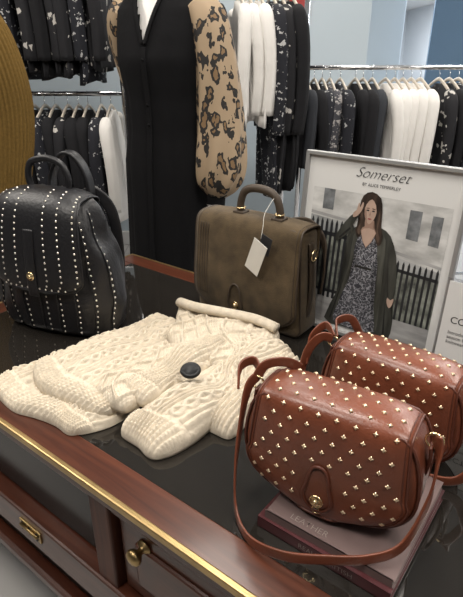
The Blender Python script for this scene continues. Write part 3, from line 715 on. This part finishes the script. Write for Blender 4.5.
# ------------------------------------------------------------------ clothing racks
def garment(R,x,zr,L,m,hd=.20,th=.030,seed=0,front=False,sl=.5,yo=0):
    rings=[]
    rs=random.Random(seed); n=40; ph=rs.random()*6; hd*=rs.uniform(.90,1.06)
    zz=[.085,.095,.11,.13,.16,.2]+[.2+(L-.1)*i/12 for i in range(1,13)]
    for d in zz:
        if d<.17: f=max(.1,min(1,(d-.075)/.075))
        else: f=1-.05*math.sin(min(1,(d-.17)/.4)*pi)+.06*max(0,(d-.3)/L)
        tt=th*(.6+.5*min(1,d/.3))*(1+.25*max(0,d-.3)/L)
        g=min(1,max(0,(d-.15)*4))
        ring=[]
        for j in range(n):
            a=2*pi*j/n
            w=tt*g*(.40*math.sin(7*a+ph+d*3)+.25*math.sin(11*a+2*ph-d*5))
            X=(tt+w)*math.sin(a)+.010*g*math.sin(d*7+ph); Y=(hd*f+ .012*g*math.sin(9*a+ph))*math.cos(a)
            Y+= .012*math.sin(ph+d*9)
            if front: X,Y=Y,X
            ring.append(Vector((x+X,yo+Y,zr-d+.012*math.sin(ph+a*2)*(d>L*.9))))
        rings.append(ring)
    loft('garment_%d'%seed,rings,m,R)
    if sl:
        for s in (-1,1):
            e=rs.uniform(-.012,.02)
            pts=[(0,s*hd*.80,-.125),(0,s*(hd+.01),-.17),(e,s*(hd+.03),-.30),(e*1.5,s*(hd+.02),-.12-sl*.7),(e,s*(hd+.0),-.12-sl)]
            if front: pts=[(y,x_,z) for x_,y,z in pts]
            pts=[(x+p[0],yo+p[1],zr+p[2]) for p in pts]
            limb('sleeve_%d_%d'%(seed,s+1),pts,[.028,.038,.034,.032,.030],m,R,n=16,fold=.22,k=5,sub=4,flat=.8)
    pts=[(0,-hd*.8,-.12),(0,-hd*.4,-.085),(0,0,-.062),(0,hd*.4,-.085),(0,hd*.8,-.12)]
    hk=[(0,0,-.065),(0,0,-.03),(0,.014,-.012),(0,.016,.006),(0,.003,.014),(0,-.010,.006)]
    if front: pts=[(y,x_,z) for x_,y,z in pts]
    sweep('hanger_%d'%seed,[(x+p[0],yo+p[1],zr+p[2]) for p in pts],.012,.022,M['hanger'],R,up=(0,0,1),n=6,sub=3)
    sweep('hook_%d'%seed,[(x+p[0],yo+p[1],zr+p[2]) for p in hk],.004,.004,M['chrome'],R,up=(1,0,0),n=5,sub=3)
def rack(name,loc,rz,w,rails):
    R=empty(name,loc,rz)
    top=max(rails)
    for i,z in enumerate(rails): sweep('rail_%d'%i,[(-w/2,0,z),(w/2,0,z)],.025,.025,M['chrome'],R,sub=2)
    for s in (-1,1):
        sweep('post_%d'%(s+1),[(s*w/2,0,.03),(s*w/2,0,top+.012)],.028,.028,M['chrome'],R,up=(0,1,0),sub=2)
        sweep('foot_%d'%(s+1),[(s*w/2,-.25,.016),(s*w/2,.25,.016)],.03,.03,M['chrome'],R,sub=2)
    sweep('base_bar',[(-w/2,0,.10),(w/2,0,.10)],.02,.02,M['chrome'],R,sub=2)
    return R
sd=[100]
def fill(R,x0,x1,z,seq,step,**k):
    x=x0;i=0
    while x<=x1:
        m,L,sl=seq[i%len(seq)]
        garment(R,x+random.uniform(-.008,.008),z,L+random.uniform(-.03,.03),M[m],seed=sd[0],sl=sl,**k); sd[0]+=1; i+=1; x+=step
R=rack('clothing_rack',(-1.25,3.1,0),0,1.3,[1.27,2.06])
fill(R,-.60,.60,1.27,[('blackc',.62,.5),('blackc',.60,.5),('floral2',.62,.5),('whitec',.6,.5),('blackc',.64,.5),('floral2',.62,.5),('blackc',.6,.5),('floral',.6,.5)],.062)
fill(R,-.60,.60,2.06,[('floral',.58,.5),('floral2',.60,.5),('floral',.58,.5),('blackc',.58,.5),('floral',.58,.5)],.068)
R=rack('clothing_rack',(.0,3.05,0),math.radians(8),.80,[1.80])
fill(R,-.36,-.02,1.80,[('blackc',.8,.5),('blackc',.8,.5),('floral2',.8,.5)],.07)
fill(R,.04,.15,1.80,[('whitec',.55,.5)],.05)
fill(R,.20,.33,1.80,[('floral2',.95,.6),('floral',.95,.6),('blackc',.9,.6)],.055)
R=rack('clothing_rack',(1.18,3.3,0),math.radians(4),1.74,[1.40])
fill(R,-.80,-.70,1.40,[('blackc',.45,.4),('greyc',.45,.4)],.05)
fill(R,-.66,-.50,1.40,[('floral2',.62,.5),('floral3',.66,.5),('floral2',.62,.5)],.055)
fill(R,-.47,-.34,1.40,[('blackc',.68,.5),('blackc',.66,.5),('greyc',.68,.5)],.052)
fill(R,-.29,-.03,1.40,[('whitec',.62,.5)],.055)
fill(R,.04,.78,1.40,[('floral',.7,.5),('blackc',.7,.5),('floral2',.7,.5)],.06)

box('column',(1.62,6.6,1.475),(.5,.5,2.95),M['wallblue'],None,.01)
box('wall_sign',(.47,4.225,2.0),(.17,.02,.55),mat('red_sign_enamel',(.35,.04,.04),.4),None,.004)
GP=empty('display_screen',(2.6,6.0,0))
box('screen_panel',(0,0,1.5),(1.1,.04,1.2),mat('deep_blue_glass',(.12,.19,.28),.15),GP,.004)
for s in (-1,1): box('screen_leg_%d'%(s+1),(s*.45,0,.45),(.04,.04,.9),M['chrome'],GP,.004)
box('screen_base',(0,0,.015),(1.1,.4,.03),M['chrome'],GP,.004)

# ------------------------------------------------------------------ lights
M['lamp']=mat('lamp_diffuser',(1,.97,.92),.5,emit=5)
def downlight(x,y,p,size=.6,col=(1,.94,.86),rad=.09):
    R=empty('ceiling_downlight',(x,y,2.95))
    lathe('trim_ring',[(rad+.02,0),(rad+.02,-.012),(rad,-.014),(rad,-.004)],M['white'],R)
    lathe('diffuser',[(rad,-.003),(rad,-.006),(.001,-.006)],M['lamp'],R)
    l=D.lights.new('lamp','AREA'); l.shape='DISK'; l.size=size; l.energy=p; l.color=col
    o=D.objects.new('lamp',l); S.collection.objects.link(o); o.parent=R; o.location=(0,0,-.03)
for x,y,p in ((-1.0,.2,28),(.9,-.3,31),(0,1.0,22),(-2.2,1.6,30),(2.0,1.4,33),(-1.9,2.3,19),(2.4,2.6,31),(-.1,2.1,14),(2.6,4.2,36),(.3,3.7,17)):
    downlight(x,y,p)
for y in (6.5,9,12,15,18):
    for x in (.5,2.5,4.5): downlight(x,y,70,.6,(.92,.96,1),.16)
w=D.worlds.new('world'); S.world=w; w.use_nodes=True
w.node_tree.nodes['Background'].inputs[0].default_value=(.6,.7,.85,1); w.node_tree.nodes['Background'].inputs[1].default_value=.3

# ------------------------------------------------------------------ camera
cd=D.cameras.new('camera'); cam=D.objects.new('camera',cd); S.collection.objects.link(cam)
cam.location=(0,0,CAMZ); cam.rotation_euler=(math.radians(90-25),0,0)
cd.sensor_fit='VERTICAL'; cd.sensor_height=24; cd.lens=24*520/597; cd.clip_start=.02
S.camera=cam
S.view_settings.view_transform='Standard'; S.view_settings.look='None'; S.view_settings.exposure=0
